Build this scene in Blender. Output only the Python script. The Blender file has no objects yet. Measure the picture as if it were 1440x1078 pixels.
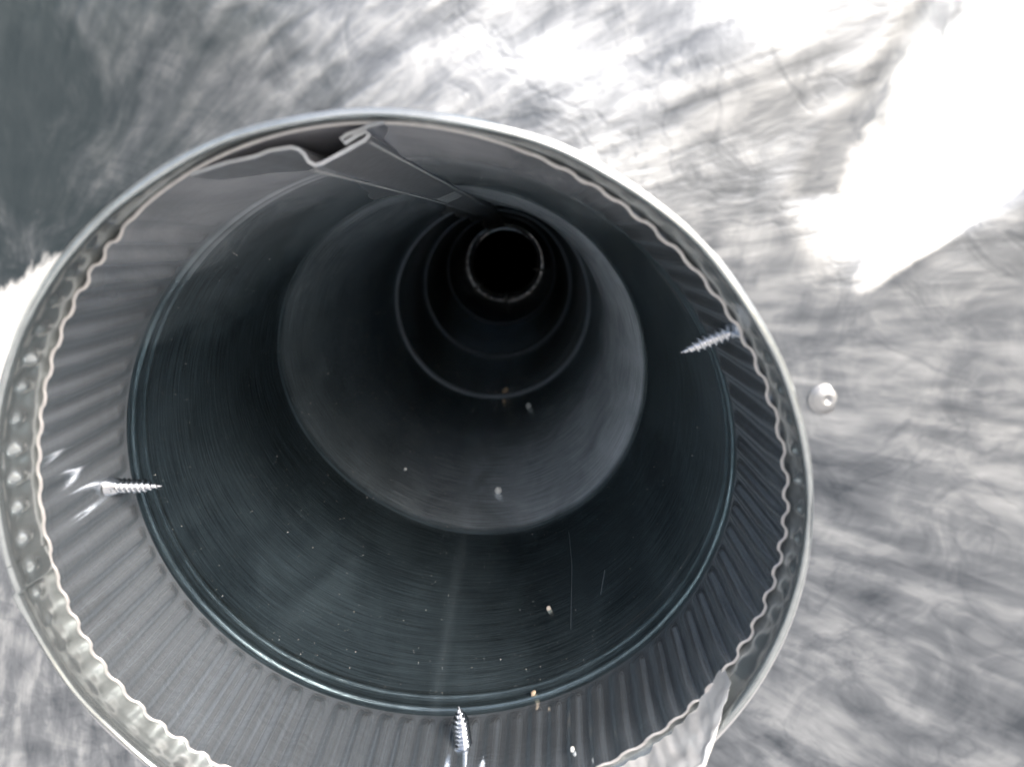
import bpy, bmesh, math, random
from mathutils import Vector, noise
random.seed(7)
scene = bpy.context.scene
R = 0.1                      # pipe radius in metres; lengths below are in pipe radii

# ---------------------------------------------------------------- camera
cam = bpy.data.cameras.new("camera"); camo = bpy.data.objects.new("camera", cam)
scene.collection.objects.link(camo); scene.camera = camo
CX, CZ, D0, PITCH, YAW, F = .2907, .7997, 1.4633, .2625, -.01, 850.0
camo.location = (CX*R, -D0*R, CZ*R)
camo.rotation_euler = (math.pi/2 - PITCH, 0, -YAW)
cam.sensor_width = 36; cam.lens = 36*F/1440
cam.clip_start = .005; cam.clip_end = 100
cam.dof.use_dof = True; cam.dof.focus_distance = .25
cam.dof.aperture_fstop = 11.5

# ---------------------------------------------------------------- light
SUN_EL, SUN_AZ = 42.0, 35.0     # azimuth: degrees to the right of straight behind the camera
world = bpy.data.worlds.new("World"); scene.world = world; world.use_nodes = True
wn = world.node_tree; bg = wn.nodes['Background']
sky = wn.nodes.new('ShaderNodeTexSky'); sky.sky_type = 'NISHITA'; sky.sun_disc = False
sky.sun_elevation = math.radians(SUN_EL); sky.sun_rotation = math.radians(180 - SUN_AZ)
sky.dust_density = 6; sky.air_density = 1.0; sky.ozone_density = 1.0
wn.links.new(sky.outputs[0], bg.inputs[0]); bg.inputs[1].default_value = .11
sl = bpy.data.lights.new("sun", 'SUN'); sl.energy = 1.5; sl.angle = math.radians(24); sl.color = (1, .985, .965)
so = bpy.data.objects.new("sun", sl); scene.collection.objects.link(so)
sdir = Vector((math.sin(math.radians(SUN_AZ))*math.cos(math.radians(SUN_EL)),
               -math.cos(math.radians(SUN_AZ))*math.cos(math.radians(SUN_EL)), math.sin(math.radians(SUN_EL))))
so.rotation_euler = sdir.to_track_quat('Z', 'Y').to_euler(); so.location = sdir*3
scene.view_settings.view_transform = 'Standard'; scene.view_settings.look = 'None'
scene.view_settings.exposure = 1.12; scene.view_settings.gamma = 1
scene.cycles.max_bounces = 16; scene.cycles.glossy_bounces = 12; scene.cycles.diffuse_bounces = 6
scene.cycles.sample_clamp_indirect = 20; scene.cycles.caustics_reflective = True

# ---------------------------------------------------------------- helpers
COL = scene.collection
def link(name, me, mat, parent=None, smooth=True):
    o = bpy.data.objects.new(name, me); COL.objects.link(o)
    if mat and not me.materials: me.materials.append(mat)
    if smooth: me.polygons.foreach_set('use_smooth', [True]*len(me.polygons))
    if parent: o.parent = parent
    return o
def thing(name, label, cat, group=None, loc=(0, 0, 0)):
    o = bpy.data.objects.new(name, None); COL.objects.link(o); o.empty_display_size = .01
    o.location = loc; o['label'] = label; o['category'] = cat
    if group: o['group'] = group
    return o
def grid(us, vs, fn, closed=False, uvf=None):
    """surface over us x vs; fn(u, v) -> (x, y, z) in pipe radii"""
    nu, nv = len(us), len(vs)
    verts = [tuple(c*R for c in fn(u, v)) for v in vs for u in us]
    faces, uvs = [], []
    mu = nu if closed else nu-1
    for j in range(nv-1):
        for i in range(mu):
            k = (i+1) % nu
            faces.append((j*nu+i, j*nu+k, (j+1)*nu+k, (j+1)*nu+i))
            u0, u1 = us[i], us[i+1] if i+1 < nu else us[0]+2*math.pi
            for (u, v) in ((u0, vs[j]), (u1, vs[j]), (u1, vs[j+1]), (u0, vs[j+1])):
                uvs += uvf(u, v) if uvf else [u, v]
    me = bpy.data.meshes.new("m"); me.from_pydata(verts, [], faces)
    me.uv_layers.new(name="UVMap").data.foreach_set('uv', uvs); me.update()
    return me
def lin(a, b, n): return [a+(b-a)*i/n for i in range(n+1)]
def sm(a, b, x):
    t = min(1, max(0, (x-a)/(b-a))); return t*t*(3-2*t)
def rad(d): return math.radians(d)
def lobe(th, c, w):
    d = (th-rad(c)+math.pi) % (2*math.pi)-math.pi; return math.exp(-(d/rad(w))**2)

# axis drift and ovality along the pipe (measured at the rings)
OFF = [(-2, 0, 0), (0, 0, 0), (1.74, 0, 0), (4.77, .03, -.03), (9.9, -.02, -.095), (15.3, -.064, -.303), (25.5, -.443, -.459), (45, -1.2, -.6)]
HARM = [(-.3, (.9921, -.0063, .013, .0056, .0086, .0155, -.0089)), (0., (.9921, -.0063, .013, .0056, .0086, .0155, -.0089)),
        (.41, (.9945, .0043, -.0077, .0116, -.0042, .0012, -.003)),
        (1.74, (.9908, .0026, .0041, .0152, -.0338, -.0116, .0047)), (4.77, (1., 0, 0, .0, 0, 0, 0)), (60., (1., 0, 0, .0, 0, 0, 0))]
def interp(tab, y):
    for a, b in zip(tab, tab[1:]):
        if y <= b[0]:
            t = max(0, (y-a[0])/(b[0]-a[0])); t = t*t*(3-2*t); return a, b, t
    return tab[-1], tab[-1], 0
def off(y):
    a, b, t = interp(OFF, y); return a[1]+(b[1]-a[1])*t, a[2]+(b[2]-a[2])*t
def oval(y, th):
    a, b, t = interp(HARM, y)
    h = [p+(q-p)*t for p, q in zip(a[1], b[1])]
    return h[0]+h[1]*math.cos(th)+h[2]*math.sin(th)+h[3]*math.cos(2*th)+h[4]*math.sin(2*th)+h[5]*math.cos(3*th)+h[6]*math.sin(3*th)
def wall(y, th, dr=0.):
    r = oval(y, th)+dr; ox, oz = off(y)
    return (ox+r*math.cos(th), y, oz+r*math.sin(th))

# ---------------------------------------------------------------- materials
def mat(name, base=(.5, .53, .54), metallic=.85, rough=.35):
    m = bpy.data.materials.new(name); m.use_nodes = True
    n = m.node_tree.nodes; p = n['Principled BSDF']
    p.inputs['Base Color'].default_value = (*base, 1); p.inputs['Metallic'].default_value = metallic
    p.inputs['Roughness'].default_value = rough
    return m, m.node_tree, p
class NT:
    def __init__(s, nt): s.nt = nt
    def n(s, t, **k):
        o = s.nt.nodes.new(t)
        for a, b in k.items(): setattr(o, a, b)
        return o
    def l(s, a, b): s.nt.links.new(a, b)
    def uv(s): return s.n('ShaderNodeTexCoord').outputs['UV']
    def mapping(s, src, scale, loc=(0, 0, 0), rot=(0, 0, 0)):
        m = s.n('ShaderNodeMapping'); m.inputs['Scale'].default_value = scale
        m.inputs['Location'].default_value = loc; m.inputs['Rotation'].default_value = rot
        s.l(src, m.inputs[0]); return m.outputs[0]
    def noise(s, src, sc, det=3, rough=.5, dist=0.):
        t = s.n('ShaderNodeTexNoise'); t.inputs['Scale'].default_value = sc; t.inputs['Detail'].default_value = det
        t.inputs['Roughness'].default_value = rough; t.inputs['Distortion'].default_value = dist
        s.l(src, t.inputs['Vector']); return t.outputs['Fac']
    def ramp(s, src, stops):
        r = s.n('ShaderNodeValToRGB'); e = r.color_ramp.elements
        while len(e) < len(stops): e.new(.5)
        for i, (p, c) in enumerate(stops):
            e[i].position = p; e[i].color = (*c, 1) if isinstance(c, tuple) else (c, c, c, 1)
        s.l(src, r.inputs[0]); return r.outputs[0]
    def math(s, op, a, b=None, clamp=False):
        m = s.n('ShaderNodeMath', operation=op, use_clamp=clamp)
        for i, q in enumerate((a, b)):
            if q is None: continue
            if isinstance(q, (int, float)): m.inputs[i].default_value = q
            else: s.l(q, m.inputs[i])
        return m.outputs[0]
    def mix(s, f, a, b):
        m = s.n('ShaderNodeMix', data_type='RGBA')
        for i, q in ((0, f), (6, a), (7, b)):
            if isinstance(q, (int, float)): m.inputs[i].default_value = q
            elif isinstance(q, tuple): m.inputs[i].default_value = (*q, 1)
            else: s.l(q, m.inputs[i])
        return m.outputs[2]
    def bump(s, h, strength, dist, p):
        b = s.n('ShaderNodeBump'); b.inputs['Strength'].default_value = strength; b.inputs['Distance'].default_value = dist
        s.l(h, b.inputs['Height']); s.l(b.outputs[0], p.inputs['Normal']); return b

def pipe_material(name, base=(.27, .36, .40), dust=True, metal=.97, bs=.35, con=1., pc=1.75, pr=(.55, .97)):  # dust: paints ring reflections and sheen into the colour
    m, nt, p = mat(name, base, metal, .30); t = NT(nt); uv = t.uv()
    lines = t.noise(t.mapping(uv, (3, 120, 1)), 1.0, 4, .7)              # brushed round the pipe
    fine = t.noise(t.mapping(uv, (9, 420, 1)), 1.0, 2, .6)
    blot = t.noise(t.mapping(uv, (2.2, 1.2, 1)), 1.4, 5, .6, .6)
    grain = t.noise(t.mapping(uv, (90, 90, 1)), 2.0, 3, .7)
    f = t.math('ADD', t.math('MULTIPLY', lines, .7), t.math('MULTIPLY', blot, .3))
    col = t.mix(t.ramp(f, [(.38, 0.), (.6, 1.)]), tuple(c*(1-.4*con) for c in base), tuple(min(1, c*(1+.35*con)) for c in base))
    t.l(t.ramp(t.math('ADD', t.math('MULTIPLY', f, .7), t.math('MULTIPLY', grain, .3)), [(.3, .13), (.7, .28)]), p.inputs['Roughness'])
    sep = t.n('ShaderNodeSeparateXYZ'); t.l(uv, sep.inputs[0])
    # fine grain and pale specks of zinc
    spk = t.noise(t.mapping(uv, (70, 55, 1), (3, 9, 0)), 1.6, 2, .5)
    col = t.mix(t.math('MULTIPLY', t.ramp(spk, [(.66, 0.), (.74, 1.)]), .55), col, (.62, .66, .68))
    col = t.mix(t.ramp(grain, [(.35, .35), (.55, 0.)]), col, tuple(c*.45 for c in base))
    # reflected light painted in: paler top near the mouth, paler left crimps
    cs = t.math('COSINE', t.math('SUBTRACT', sep.outputs[0], pc))
    pale_mask = t.ramp(t.math('ADD', cs, t.math('MULTIPLY', t.math('SUBTRACT', blot, .5), .5)), [(max(0, pr[0]), 0. if pr[0] > 0 else .1), (min(1, pr[1]), .8 if dust else .27)])
    pale_mask = t.math('MULTIPLY', pale_mask, t.ramp(t.math('DIVIDE', sep.outputs[1], 4.0), [(0., 1.), (.2, .8), (.8, 0.)]))
    pale_mask = t.math('MAXIMUM', pale_mask, t.math('MULTIPLY', t.ramp(blot, [(.35, .0), (.7, .25)]), 0.2 if not dust else .12))
    tp = t.ramp(t.math('ADD', t.math('COSINE', t.math('SUBTRACT', sep.outputs[0], 1.75)), t.math('MULTIPLY', t.math('SUBTRACT', blot, .5), .4)), [(.62, 0.), (1., .9)])
    tp = t.math('MULTIPLY', tp, t.ramp(t.math('DIVIDE', sep.outputs[1], 4.0), [(0., 1.), (.12, .85), (.4, .1)]))
    pale_mask = t.math('MAXIMUM', pale_mask, tp)
    col = t.mix(pale_mask, col, t.mix(tp, (.44, .45, .48), (.72, .72, .76)))
    met = t.math('MULTIPLY', t.math('SUBTRACT', 1.0, t.math('MULTIPLY', pale_mask, .8)), metal)
    t.l(met, p.inputs['Metallic'])
    if dust:  # dust flag: ring reflections and right-hand sheen painted into the colour
        y = t.math('ADD', t.math('DIVIDE', sep.outputs[1], 16.0), t.math('MULTIPLY', t.math('SUBTRACT', blot, .5), .0008))
        band = t.ramp(y, [(0., .10), (.1045, .06), (.1085, .10), (.1135, 1.), (.19, .95), (.26, .35), (.290, .2),
                          (.299, .9), (.36, .25), (.42, .15), (.429, .9), (.5, .2), (.61, .15), (.62, .9), (.75, .3)])
        side = t.math('ADD', .74, t.math('MULTIPLY', .46, t.math('COSINE', t.math('SUBTRACT', sep.outputs[0], .25))))
        band = t.math('MULTIPLY', band, side)
        d = t.math('MULTIPLY', band, t.ramp(blot, [(.3, .75), (.7, 1.)]))
        d = t.math('MULTIPLY', d, t.ramp(lines, [(.38, .72), (.6, 1.)]))
        refl_streak = t.ramp(t.math('ABSOLUTE', t.math('SUBTRACT', t.math('ADD', sep.outputs[0], t.math('MULTIPLY', blot, .02)), 4.70)), [(0., .09), (.07, 0.)])  # reflection of the seam painted as a pale streak along the floor
        d = t.math('MAXIMUM', d, refl_streak)
        col = t.mix(d, col, (.88, .91, .98))
        t.l(t.math('MULTIPLY', met, t.math('SUBTRACT', 1.0, t.math('MULTIPLY', d, .75))), p.inputs['Metallic'])
    t.l(col, p.inputs['Base Color'])
    h = t.math('ADD', t.math('MULTIPLY', lines, .6), t.math('ADD', t.math('MULTIPLY', fine, .25), t.math('MULTIPLY', grain, .15)))
    t.bump(h, bs, .0004, p)
    return m
M_pipe = pipe_material('galvanised_pipe')
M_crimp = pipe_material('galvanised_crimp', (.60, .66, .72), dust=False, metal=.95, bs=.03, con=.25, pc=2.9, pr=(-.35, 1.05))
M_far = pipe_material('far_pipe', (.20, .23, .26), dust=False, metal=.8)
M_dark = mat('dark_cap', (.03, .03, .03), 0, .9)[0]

FC = Vector((-.9, .5))      # point the rolling streaks fan out from
def sheet_material(name, rough=(.30, .48), cols=((.11, .125, .145), (.25, .27, .295), (.50, .52, .54))):
    m, nt, p = mat(name, (.6, .62, .63), .8, .35); t = NT(nt)
    sub = t.n('ShaderNodeVectorMath', operation='SUBTRACT'); t.l(t.n('ShaderNodeTexCoord').outputs['Object'], sub.inputs[0])
    sub.inputs[1].default_value = (FC.x*R, 0, FC.y*R)
    flat = t.n('ShaderNodeVectorMath', operation='MULTIPLY'); t.l(sub.outputs[0], flat.inputs[0]); flat.inputs[1].default_value = (1/R, 0, 1/R)
    ln = t.n('ShaderNodeVectorMath', operation='LENGTH'); t.l(flat.outputs[0], ln.inputs[0])
    nz = t.n('ShaderNodeVectorMath', operation='NORMALIZE'); t.l(flat.outputs[0], nz.inputs[0])
    lg = t.math('LOGARITHM', t.math('ADD', ln.outputs['Value'], .02), math.e)
    sx = t.n('ShaderNodeSeparateXYZ'); t.l(nz.outputs[0], sx.inputs[0])
    cb = t.n('ShaderNodeCombineXYZ'); t.l(sx.outputs[0], cb.inputs[0]); t.l(sx.outputs[2], cb.inputs[1]); t.l(lg, cb.inputs[2])
    v = cb.outputs[0]
    s1 = t.noise(t.mapping(v, (17, 17, 3.6)), 1.0, 4, .62, .5)
    s2 = t.noise(t.mapping(v, (34, 34, 8), (3, 1, 0)), 1.0, 3, .55, .3)
    b1 = t.noise(t.mapping(v, (3.5, 3.5, 2.5), (7, 2, 0)), 1.0, 4, .6, 1.2)
    sp = t.noise(t.mapping(flat.outputs[0], (7, 7, 7)), 1.0, 4, .6, 1.6)
    cr = t.math('ABSOLUTE', t.math('SUBTRACT', t.noise(t.mapping(flat.outputs[0], (2.6, 1, 3.4), (1, 5, 2)), 1.0, 4, .6, 1.0), .5))
    cr = t.ramp(cr, [(0., .32), (.035, .5)])     # thin dark run marks
    h = t.math('ADD', t.math('MULTIPLY', s1, .30), t.math('ADD', t.math('MULTIPLY', s2, .22), t.math('ADD', t.math('MULTIPLY', b1, .13), t.math('ADD', t.math('MULTIPLY', sp, .20), t.math('MULTIPLY', cr, .15)))))
    h = t.math('ADD', h, .004)
    col = t.ramp(h, [(.40, cols[0]), (.5, cols[1]), (.60, cols[2])])
    # dark reflection painted into the colour, upper left
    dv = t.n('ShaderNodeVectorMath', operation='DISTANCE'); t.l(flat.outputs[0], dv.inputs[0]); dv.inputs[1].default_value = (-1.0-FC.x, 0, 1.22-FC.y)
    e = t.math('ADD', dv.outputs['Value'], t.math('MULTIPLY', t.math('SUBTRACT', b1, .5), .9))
    dark_refl = t.ramp(e, [(.45, 1.), (.95, 0.)])
    col = t.mix(t.math('MULTIPLY', dark_refl, .93), col, (.055, .075, .085))
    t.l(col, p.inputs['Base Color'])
    wa = t.n('ShaderNodeAttribute', attribute_name='glare').outputs['Fac']
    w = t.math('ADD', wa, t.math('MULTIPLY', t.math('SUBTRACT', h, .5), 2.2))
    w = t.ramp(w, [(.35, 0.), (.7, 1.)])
    col = t.mix(w, col, (.88, .89, .89))  # glare painted over the sheet colour
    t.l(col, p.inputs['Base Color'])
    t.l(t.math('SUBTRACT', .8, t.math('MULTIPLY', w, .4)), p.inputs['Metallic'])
    t.l(t.ramp(h, [(.38, rough[0]), (.62, rough[1])]), p.inputs['Roughness'])
    b_ = t.bump(h, .5, .002, p)
    t.l(t.math('MULTIPLY', t.math('SUBTRACT', 1.0, t.math('MULTIPLY', w, .7)), .5), b_.inputs['Strength'])
    return m
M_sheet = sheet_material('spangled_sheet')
def plain_metal(name, base, rough, metallic=.9, sc=300., bs=.15):
    m, nt, p = mat(name, base, metallic, rough); t = NT(nt)
    n = t.noise(t.n('ShaderNodeTexCoord').outputs['Object'], sc, 3, .6)
    t.l(t.mix(n, tuple(c*.75 for c in base), tuple(min(1, c*1.2) for c in base)), p.inputs['Base Color'])
    t.bump(n, bs, .0003, p); return m
M_fold = plain_metal('fold_metal', (.82, .83, .86), .35, .3)
M_ring = plain_metal('ring_metal', (.48, .53, .60), .45, .5)
M_rivet = plain_metal('rivet_metal', (.50, .51, .52), .42, .9)
M_collar = plain_metal('collar_metal', (.52, .56, .57), .25, .8)
M_edge = plain_metal('cut_edge', (.66, .64, .63), .42, .6)
M_zinc = plain_metal('zinc_screw', (.78, .80, .84), .2, 1.0)
M_foil = plain_metal('crumpled_foil', (.95, .94, .91), .28, .35)
M_seam = plain_metal('seam_metal', (.60, .62, .66), .3, .65)
def stone(name, c):
    m, nt, p = mat(name, c, 0, .6); t = NT(nt)
    n = t.noise(t.n('ShaderNodeTexCoord').outputs['Object'], 900, 3, .6)
    t.l(t.mix(n, tuple(q*.7 for q in c), c), p.inputs['Base Color']); return m
M_white = stone('white_grit', (.8, .8, .78)); M_tan = stone('tan_grit', (.62, .46, .32)); M_dust = stone('dust', (.5, .48, .46)); M_cream = stone('cream_grit', (.78, .68, .58))

# ---------------------------------------------------------------- main pipe
PIPE_END = 15.3
pipe = thing('round_duct_pipe', 'long galvanised steel pipe seen through its crimped open end, lock seam along its top', 'duct pipe')
NC = 76
SEAM0, SEAM1 = rad(92), rad(107)
def tri(x):   # rounded zigzag
    x = x % 1.0
    v = 1-4*abs(x-.5)
    return math.tanh(2.6*v)/math.tanh(2.6)
def crimp_amp(th):
    d = math.degrees(th) % 360
    a = 1-sm(126, 133, d) if d > 100 else sm(58, 82, d)     # quiet round the seam
    if 100 < d < 140: a = 1-sm(124, 134, d)
    elif d >= 140 or d < 50: a = 0
    elif d <= 100: a = sm(56, 80, d)
    return (1-a)
def crimp(th, y):
    wob = .12*math.sin(5*th+1)+.1*math.sin(11*th)
    g = 1-sm(.34, .385, y)
    a = .022*(.8+.3*math.sin(3*th+2))
    return -a*g*crimp_amp(th)*(tri(NC*th/(2*math.pi)+wob)*.5+.5)*(.68+.32*sm(0, .12, y))*(.85+.3*noise.noise(Vector((9*math.cos(th), 9*math.sin(th), 1))))
TH = [2*math.pi*i/1216+rad(100) for i in range(1216)]
TH2 = [2*math.pi*i/300+rad(100) for i in range(300)]
def rim_wave(th): return .006*math.sin(2*th+1)+.004*math.sin(5*th)
me = grid(TH, lin(0, .395, 30), lambda u, v: wall(v+(1-v/.395)*rim_wave(u), u, crimp(u, v)), True)
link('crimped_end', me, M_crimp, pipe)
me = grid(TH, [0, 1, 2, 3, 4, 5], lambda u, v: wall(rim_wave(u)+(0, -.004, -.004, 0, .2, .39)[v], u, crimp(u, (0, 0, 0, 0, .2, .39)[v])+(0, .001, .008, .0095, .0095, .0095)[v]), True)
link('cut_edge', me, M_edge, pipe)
def bead(y, th=-1.5):   # double groove rolled into the wall
    d = math.degrees(th) % 360; k = .42*(1-.85*math.exp(-((d-75)/38)**2))
    return -k*.022*math.exp(-((y-.43)/.013)**2)-k*.017*math.exp(-((y-.49)/.012)**2)
me = grid(TH2, lin(.395, .56, 44), lambda u, v: wall(v, u, bead(v, u)), True)
link('stop_bead', me, M_pipe, pipe)
RINGS = [(1.743, .003), (4.77, .016), (6.86, .020), (9.92, .024)]  # reflected rings along the wall, built as added steps
def ringprof(y):
    d = 0
    for y0, a in RINGS:
        if y0 < y: d -= a*(1-sm(y0, y0*1.3, y))
    if y > 1.743: d -= .055*(1-math.exp(-(y-1.743)/.42))*(1-sm(2.7, 4.7, y))  # taper added to brighten the band behind the first ring
    return d
ys = lin(.56, 1.6, 24)+lin(1.62, 1.9, 30)[0:]+lin(2.0, 4.5, 30)+lin(4.55, 5.2, 24)+lin(5.3, 6.6, 10)+lin(6.65, 7.2, 20)+lin(7.4, 9.6, 12)+lin(9.65, 10.3, 20)+lin(10.5, PIPE_END, 24)
def flat_under_seam(th): return 1-.95*min(1, 1.3*lobe(th, 98, 10))
def dent(y, th):
    return .004*noise.noise(Vector((2*math.cos(th), y*.9, 2*math.sin(th))))
me = grid(TH2, ys, lambda u, v: wall(v, u, ringprof(v)*flat_under_seam(u)+dent(v, u)*sm(.5, .9, v)), True)
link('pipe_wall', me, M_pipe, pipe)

for y0, a in RINGS[1:]:
    me = grid(TH2, [0, 1, 2, 3, 4], lambda u, k: wall(y0+(-.03, -.02, 0, .03, .10)[k], u, ((.004, -a*.4, -a-.006, -a-.009, -a+.002)[k])*flat_under_seam(u)+dent(y0, u)), True)
    link('reflection_ring', me, M_ring, pipe)  # lip added to draw a ring reflection as a bright line
# lock seam: folded sheet section swept along the pipe (angle deg, inward depth in radii)
SEC = [(117, 0.001), (112, 0.013), (108.05, 0.0235), (105.93, 0.0219), (104.47, 0.0246), (103.08, 0.0273), (102.22, 0.0346), (101.65, 0.0467), (101.31, 0.064), (100.57, 0.0744), (99.63, 0.074), (96.43, 0.0575), (93.23, 0.0362), (92.56, 0.0259), (93.06, 0.0186), (94.06, 0.0244), (95.89, 0.0386), (96.3, 0.0289), (95.44, 0.0215), (93.73, 0.0149), (92.57, 0.0075), (90.6, 0.0005)]
def sweep(sec, ys, thick, name, m, parent):
    P = []
    for y in ys:
        k = 1
        pts = [Vector(((1-d*k)*math.cos(rad(a)), (1-d*k)*math.sin(rad(a)))) for a, d in sec]
        ox, oz = off(y)
        outer = []
        for i, p in enumerate(pts):
            tng = (pts[min(i+1, len(pts)-1)]-pts[max(i-1, 0)]).normalized(); nrm = Vector((-tng.y, tng.x))
            outer.append((p+nrm*thick/2, p-nrm*thick/2))
        ringp = [o[0] for o in outer]+[o[1] for o in reversed(outer)]
        s = 1+(oval(0, rad(100))-1)*(1-min(1, max(0, y)/6))
        P.append([(ox+q.x*s, y, oz+q.y*s) for q in ringp])
    n = len(P[0]); verts = [tuple(c*R for c in q) for r_ in P for q in r_]
    faces = [(j*n+i, j*n+(i+1) % n, (j+1)*n+(i+1) % n, (j+1)*n+i) for j in range(len(P)-1) for i in range(n)]
    m2 = len(sec)
    faces += [(i, i+1, n-2-i, n-1-i) for i in range(m2-1)]
    me = bpy.data.meshes.new("m"); me.from_pydata(verts, [], faces)
    me.update(); o = link(name, me, m, parent, smooth=False); return o
SYS = lin(-.012, .5, 6)+lin(.8, 5, 14)+lin(5.5, PIPE_END, 16)
seam = sweep(SEC, SYS, .0085, 'lock_seam', M_seam, pipe)
for ang, dep in ((101.0, .083), (92.75, .040)):      # creases where the sheet is folded back
    me = grid(lin(-.35, .35, 3), SYS, lambda u, y, ang=ang, dep=dep: (lambda k, o, q: (o[0]+q*(1-dep*k-.004*k*(1-abs(u)/.35))*math.cos(rad(ang+u)), y, o[1]+q*(1-dep*k-.004*k*(1-abs(u)/.35))*math.sin(rad(ang+u))))(1, off(y), 1+(oval(0, rad(100))-1)*(1-min(1, max(0, y)/6))))
    link('seam_fold', me, M_fold, seam)
# pressed button notches on the seam
def on_seam(ang, dep, y):
    o = off(y); q = (1+(oval(0, rad(100))-1)*(1-min(1, max(0, y)/6)))*(1-dep)
    return (o[0]+q*math.cos(rad(ang)), y, o[1]+q*math.sin(rad(ang)))
for k in range(4):
    y = 2.0+k*.13
    me = grid(lin(0, 1, 8), lin(0, 1, 4), lambda u, v, y=y: on_seam(99.6-5.6*u, .0745-.0335*u+.002+.008*math.sin(math.pi*v), y+.055*v+.10*u))
    link('seam_notch', me, M_fold, seam)

# ---------------------------------------------------------------- far pipe sections
far = thing('round_duct_pipe', 'dark far pipe section joined behind the bright narrow ring at the deep end', 'duct pipe')
me = grid(TH2, [0, 1, 2, 3, 4], lambda u, v: wall(PIPE_END+(-.30, -.25, -.04, 0, .12)[v], u, (-.004, -.015, -.105, -.122, -.10)[v]+.03*math.sin(u)*(v in (2, 3, 4))+.003*math.sin(30*u)), True)
link('pipe_mouth', me, M_fold, far)
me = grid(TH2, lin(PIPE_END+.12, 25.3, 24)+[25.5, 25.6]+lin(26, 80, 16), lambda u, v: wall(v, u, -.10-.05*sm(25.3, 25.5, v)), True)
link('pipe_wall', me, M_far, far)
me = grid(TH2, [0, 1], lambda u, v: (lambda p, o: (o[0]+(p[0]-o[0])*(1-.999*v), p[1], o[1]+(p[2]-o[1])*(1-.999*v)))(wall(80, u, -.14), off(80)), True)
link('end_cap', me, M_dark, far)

# ---------------------------------------------------------------- collar
collar = thing('duct_collar', 'shiny steel collar wrapped round the crimped mouth of the pipe', 'collar')
CP = [(.05, 1.001), (.02, 1.004), (0, 1.007), (-.03, 1.013), (-.055, 1.015), (-.07, 1.013), (-.085, 1.008), (-.097, 1.010), (-.102, 1.014), (-.101, 1.020), (-.097, 1.027)]
CPF = []
for i in range(len(CP)-1):
    for q in range(4): CPF.append(tuple(CP[i][k]+(CP[i+1][k]-CP[i][k])*q/4 for k in (0, 1)))
CPF.append(CP[-1])
def collar_fn(u, k):
    y, r = CPF[k]
    d = math.degrees(u) % 360
    w = .004*math.sin(7*u+1)+.003*math.sin(17*u)+.003*noise.noise(Vector((6*math.cos(u), 6*math.sin(u), k*.05)))
    lap = .010*sm(187.3, 187.8, d)*(1-sm(285, 300, d))
    # dimples added to make the row of glints beside the crimps
    zone = min(1, lobe(u, 165, 32)+lobe(u, 8, 16)+.25*lobe(u, 35, 16))
    dim = -.022*(.75+.9*noise.noise(Vector((12*math.cos(u), 12*math.sin(u), 5))))*zone*(.5+.5*math.cos(NC*u))**2.2*math.exp(-((y+.042)/.017)**2)
    r = r*(1+(oval(0, u)+.004-1)*(1-sm(0, .1, -y)))+w*min(1, k/12)*.7+lap*sm(2, 8, k)+dim
    return (r*math.cos(u), y-.01*math.sin(u)+w, r*math.sin(u))
TC = [2*math.pi*i/1216 for i in range(1216)]
me = grid(TC, list(range(len(CPF))), collar_fn, True); link('collar_ring', me, M_collar, collar)
# lapped joint of the collar, lower left
me = grid(lin(rad(183), rad(187.6), 8), list(range(5, len(CPF))), lambda u, k: (lambda p: (p[0]*.996, p[1]-.003, p[2]*.996))(collar_fn(u, k)), False)
link('lap_tab', me, M_collar, collar)
# crumpled foil over the collar lip, lower right
def foil(u, v):
    e = max(0, min(1, (u-rad(-64))/rad(8), (rad(-25)-u)/rad(13)+.06*noise.noise(Vector((u*22, v*2, 3)))))
    r = .980+.034*v*max(.02, e); y = -.012+.03*(1-e)-.130*(.45+.55*e)*math.sin(v*math.pi*.62)
    n1 = noise.noise(Vector((u*14, v*3, 0))); n2 = noise.noise(Vector((u*34, v*6, 4)))
    r += (.010*n1+.005*n2)*e; y += -.006*n2-.006*n1-.006
    return (r*math.cos(u), y, r*math.sin(u))
me = grid(lin(rad(-64), rad(-26), 160), lin(0, 1, 22), foil); link('foil_patch', me, M_foil, collar)

# ---------------------------------------------------------------- ground
mg, ntg, pg = mat('pale_concrete', (.42, .41, .39), 0, .85); tg = NT(ntg)
ng = tg.noise(tg.n('ShaderNodeTexCoord').outputs['Object'], 1.5, 6, .6)
tg.l(tg.mix(ng, (.34, .34, .33), (.50, .49, .47)), pg.inputs['Base Color'])
me = bpy.data.meshes.new('m'); me.from_pydata([(-60, -60, -1.1), (60, -60, -1.1), (60, 60, -1.1), (-60, 60, -1.1)], [], [(0, 1, 2, 3)])
o = link('ground', me, mg, None, False); o['kind'] = 'structure'; o['label'] = 'pale concrete ground'

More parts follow.
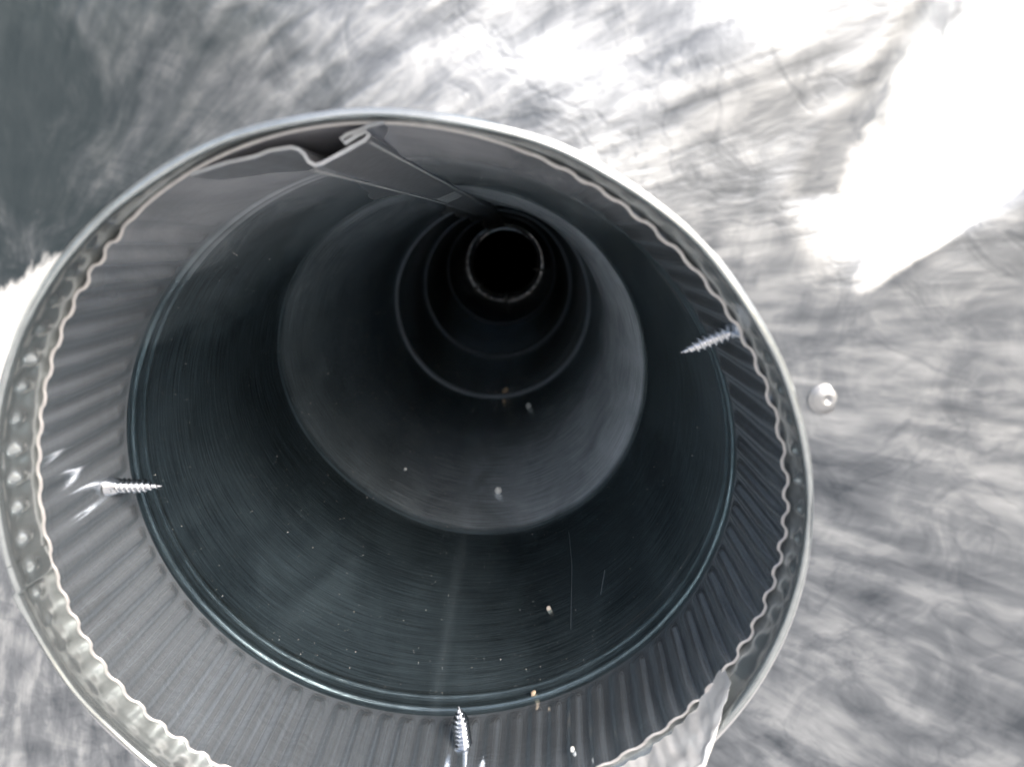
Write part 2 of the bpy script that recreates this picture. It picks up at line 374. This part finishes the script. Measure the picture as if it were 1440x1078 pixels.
# ---------------------------------------------------------------- surrounding sheet
panel = thing('sheet_metal_wall', 'blurred grey streaky galvanised sheet surrounding the collar, close to the lens', 'metal sheet')
def sheet_y(x, z):
    r = math.hypot(x, z); th = math.atan2(z, x)
    g = -.28+.36*lobe(th, 70, 38)-.35*lobe(th, 143, 24)
    y = -.100+g*(r-1.026)
    y += .05*noise.noise(Vector((x*1.3, z*1.3, 3)))*sm(1.05, 1.5, r)+.014*noise.noise(Vector((x*4, z*4, 9)))*sm(1.05, 1.3, r)
    m = facet(x, z)
    if m > 0:
        yp = -.15-(-.30*(x-1.14)+.36*(z-.715))/-.9
        y += m*(yp-y)
    return y
def facet(x, z, rag=0.):
    # bent facet, upper right: its lower edge runs from (1.14, .715) towards (1.43, .92), its left edge is crumpled
    a = (z-.70)*.76-(x-1.14)*.65
    th_, d_ = math.atan2(z-FC.y, x-FC.x), math.hypot(x-FC.x, z-FC.y)
    n1 = (.06*noise.noise(Vector((x*6, z*6, 2)))+.05*noise.noise(Vector((th_*26, d_*4, 5)))+.02*noise.noise(Vector((th_*80, d_*7, 8))))*rag
    b = (x-1.03)*.87-(z-.95)*.49
    if z < .95: b = min(b, (x-1.0)*.85+(z-.80)*.35)
    return sm(-.01, .03, a)*sm(-.12, .14, b+n1)
def sheet_fn(u, r):
    x, z = r*math.cos(u), r*math.sin(u); return (x, sheet_y(x, z), z)
TS = [2*math.pi*i/720 for i in range(720)]
rs = [1.026+1.9*(i/130)**1.15 for i in range(131)]
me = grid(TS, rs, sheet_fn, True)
at = me.attributes.new('glare', 'FLOAT', 'POINT')       # sun glare painted paler, upper right and left of the collar
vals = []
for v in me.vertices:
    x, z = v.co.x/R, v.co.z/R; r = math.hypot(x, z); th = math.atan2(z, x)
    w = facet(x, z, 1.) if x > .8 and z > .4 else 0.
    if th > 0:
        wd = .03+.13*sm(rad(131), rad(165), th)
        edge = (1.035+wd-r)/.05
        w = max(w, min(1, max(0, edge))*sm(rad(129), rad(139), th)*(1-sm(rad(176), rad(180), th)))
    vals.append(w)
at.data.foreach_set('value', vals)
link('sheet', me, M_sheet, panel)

def on_sheet(x, z, lift=0.): return (x, sheet_y(x, z)-lift, z)
# ---------------------------------------------------------------- rivets
def rivet(px, pz, s, label):
    t = thing('rivet', label, 'rivet', None, tuple(c*R for c in on_sheet(px, pz)))
    prof = [(0, -.004), (.007, -.005), (.010, -.013), (.020, -.013), (.030, -.004), (.040, -.003), (.042, .004)]
    me = grid([2*math.pi*i/24 for i in range(24)], list(range(7)), lambda u, k: (prof[k][0]*s*math.cos(u), prof[k][1]*s, prof[k][0]*s*math.sin(u)), True)
    link('rivet_head', me, M_rivet, t)
    pr2 = [(.034, .004), (.042, -.003), (.046, .006)]
    me = grid([2*math.pi*i/24 for i in range(24)], [0, 1, 2], lambda u, k: (pr2[k][0]*s*math.cos(u), pr2[k][1]*s, pr2[k][0]*s*math.sin(u)), True)
    link('washer', me, M_rivet, t)
rivet(1.005, .402, .85, 'small shiny round rivet on the grey sheet just right of the collar')

# ---------------------------------------------------------------- screws
def screw(base, tip, rad_, label, nturn=9, group=None, flare=True):
    MZ = M_zinc if flare else M_fold
    b = Vector(base); d = Vector(tip)-b; L = d.length
    t = thing('sheet_metal_screw', label, 'screw', group, tuple(b*R)); q = d.to_track_quat('Z', 'Y')
    t.rotation_euler = q.to_euler()
    def rr(z):
        if z < .62: return rad_*(1-.12*z/.62)
        return rad_*(.88*(1-((z-.62)/.38)**1.25)+.03)
    us = [2*math.pi*i/20 for i in range(20)]
    me = grid(us, lin(-.15, 1, 30), lambda u, v: (rr(max(0, v))*.72*math.cos(u), rr(max(0, v))*.72*math.sin(u), v*L), True)
    link('shank', me, MZ, t)
    # helical thread
    P = []; N = nturn*18
    for i in range(N+1):
        z = .0+.93*i/N; a = 2*math.pi*nturn*i/N; r0 = rr(z)*.66; r1 = rr(z)*1.18; hw = .40/nturn*.9*L
        P.append([(r0*math.cos(a), r0*math.sin(a), z*L-hw), (r1*math.cos(a), r1*math.sin(a), z*L), (r0*math.cos(a), r0*math.sin(a), z*L+hw)])
    verts = [tuple(c*R for c in p) for r_ in P for p in r_]
    faces = [(j*3+i, j*3+(i+1) % 3, j*3+3+(i+1) % 3, j*3+3+i) for j in range(N) for i in range(3)]
    me = bpy.data.meshes.new("m"); me.from_pydata(verts, [], faces); me.update(); link('thread', me, MZ, t)
    if flare:   # torn burr where the point came through
        def burr(u, v): 
            r = rad_*(1.55-.6*v+.16*math.sin(5*u)*v); return (r*math.cos(u), r*math.sin(u), (-.05+.20*v+.05*math.sin(3*u+1)*v)*L)
        me = grid(us, lin(0, 1, 4), burr, True); link('burr', me, MZ, t)
GN = 'screws driven through the crimped end'
SCR = [((0.857, 0.1, 0.525), (0.719, 0.1, 0.464), 0.022, 'zinc screw poking in through the right side of the crimped pipe mouth'), ((-0.985, 0.278, -0.005), (-0.827, 0.278, -0.005), 0.022, 'zinc screw poking in from the left, with splayed burr at its root'), ((0.104, 0.25, -0.98), (0.091, 0.25, -0.805), 0.028, 'zinc screw standing up from the bottom of the crimped pipe mouth'), ((-0.978, 14.8, -1.086), (-0.747, 14.8, -0.915), 0.045, 'tiny screw tip at the lower left of the far ring'), ((-0.025, 14.8, -1.371), (-0.024, 14.8, -1.123), 0.045, 'tiny screw tip at the bottom of the far ring'), ((1.223, 14.8, -0.557), (0.826, 14.8, -0.501), 0.045, 'tiny screw tip at the right of the far ring')]
for k, (b, tp, r_, lab) in enumerate(SCR[:3]): screw(b, tp, r_, lab, 9, GN)
for (dx, dz), (_b, _t, r_, lab) in zip(((-.76, -.65), (.04, -1.), (.98, -.18)), SCR[3:]):
    o_ = off(14.9); screw((o_[0]+.99*dx, 14.9, o_[1]+.99*dz), (o_[0]+.74*dx, 14.9, o_[1]+.74*dz), r_, lab, 5, 'screws at the far joint', False)

# fine scratches in the pipe wall: (angle, depth) along each
for path in [[(-55.86, 1.533), (-56.46, 1.185), (-57.95, 0.914), (-58.96, 0.728)], [(-46.96, 0.991), (-48.54, 0.906), (-49.6, 0.843)]]:
    P = []
    for (a0, y0), (a1, y1) in zip(path, path[1:]):
        for q in range(6): P.append((a0+(a1-a0)*q/6, y0+(y1-y0)*q/6))
    P.append(path[-1]); w = .00045
    vv, ff = [], []
    horiz = abs(path[0][0]-path[-1][0]) > 4
    for n_, (a, y) in enumerate(P):
        ww = w*math.sin(math.pi*(n_+.3)/(len(P)-.4))
        for sgn in (-1, 0, 1):
            da, dy = (0, sgn*ww*2) if horiz else (sgn*math.degrees(ww), 0)
            q = wall(y+dy, rad(a+da), ringprof(y)-.003-.0012*(sgn == 0)); vv.append(tuple(c*R for c in q))
    for n_ in range(len(P)-1):
        for k in (0, 1): ff.append((n_*3+k, n_*3+k+1, n_*3+4+k, n_*3+3+k))
    me = bpy.data.meshes.new('m'); me.from_pydata(vv, [], ff); me.update(); link('scratch', me, M_ring, pipe)

# ---------------------------------------------------------------- grit lying in the pipe
def pebble(px, s, m, label, seed, loc, name='grit_grain'):
    bm = bmesh.new(); bmesh.ops.create_icosphere(bm, subdivisions=2, radius=s*R)
    for v in bm.verts:
        v.co *= 1+.35*noise.noise(v.co/(s*R)*1.3+Vector((seed, seed*2, 0)))
        v.co.z *= .75; v.co.x *= 1.15
    me = bpy.data.meshes.new('m'); bm.to_mesh(me); bm.free()
    o = link(name, me, m); o.location = tuple(c*R for c in loc); o['label'] = label; o['category'] = 'grit'
    o.rotation_euler = (seed, seed*.7, seed*1.9); return o
PEB = [
 (-80.3, 2.224, .026, M_white, 'largest white grit grain lying mid pipe on the lighter band'),
 (-64.2, .923, .0115, M_cream, 'small cream grit grain on the dark brushed pipe floor, between bead and lighter band'),
 (-68.9, .431, .0105, M_tan, 'tan grit grain caught on the stop bead at the bottom right of the low screw'),
 (-67.7, 4.112, .032, M_white, 'white grit grain at the far edge of the lighter band, right of the tan crumbs'),
 (-82.3, 4.871, .038, M_tan, 'tan crumb in the middle of the scattered debris deep in the pipe'),
 (-83.0, 4.55, .022, M_tan, 'smaller tan crumb just in front of the biggest tan crumb'),
 (-60.2, .086, .008, M_white, 'tiny white grit grain between the crimps at the bottom edge'),
 (-120.1, 2.234, .009, M_white, 'tiny white speck on the left of the lighter band floor'),
]
for i, (a, y, s, m, lab) in enumerate(PEB):
    d = ringprof(y) if y > .5 else bead(y)
    if y < .3: d = -.014
    pebble(0, s, m, lab, i+1.3, wall(y, rad(a), d-s*.7))
# dust: uncountable flecks over the inner wall
vs_, fs_ = [], []
def fleck(p, s):
    k = len(vs_)
    for _ in range(4): vs_.append(tuple((c+random.uniform(-s, s))*R for c in p))
    fs_.extend([(k, k+1, k+2), (k, k+2, k+3), (k, k+3, k+1), (k+1, k+3, k+2)])
for _ in range(4200):
    y = .5+5.5*random.random()**1.4; a = random.gauss(-115, 60); s = min(.0024, .0007*random.paretovariate(2.2))*(1+y*.35)
    fleck(wall(y, rad(a), ringprof(y)-s), s)
for _ in range(60):
    y = random.gauss(4.7, .35); a = random.gauss(-88, 9); s = random.uniform(.004, .010)
    fleck(wall(y, rad(a), ringprof(y)-s), s)
me = bpy.data.meshes.new('m'); me.from_pydata(vs_, [], fs_)
o = link('dust_flecks', me, M_dust, None, False); o['kind'] = 'stuff'; o['label'] = 'fine pale dust flecks scattered over the inner pipe wall'; o['category'] = 'dust'
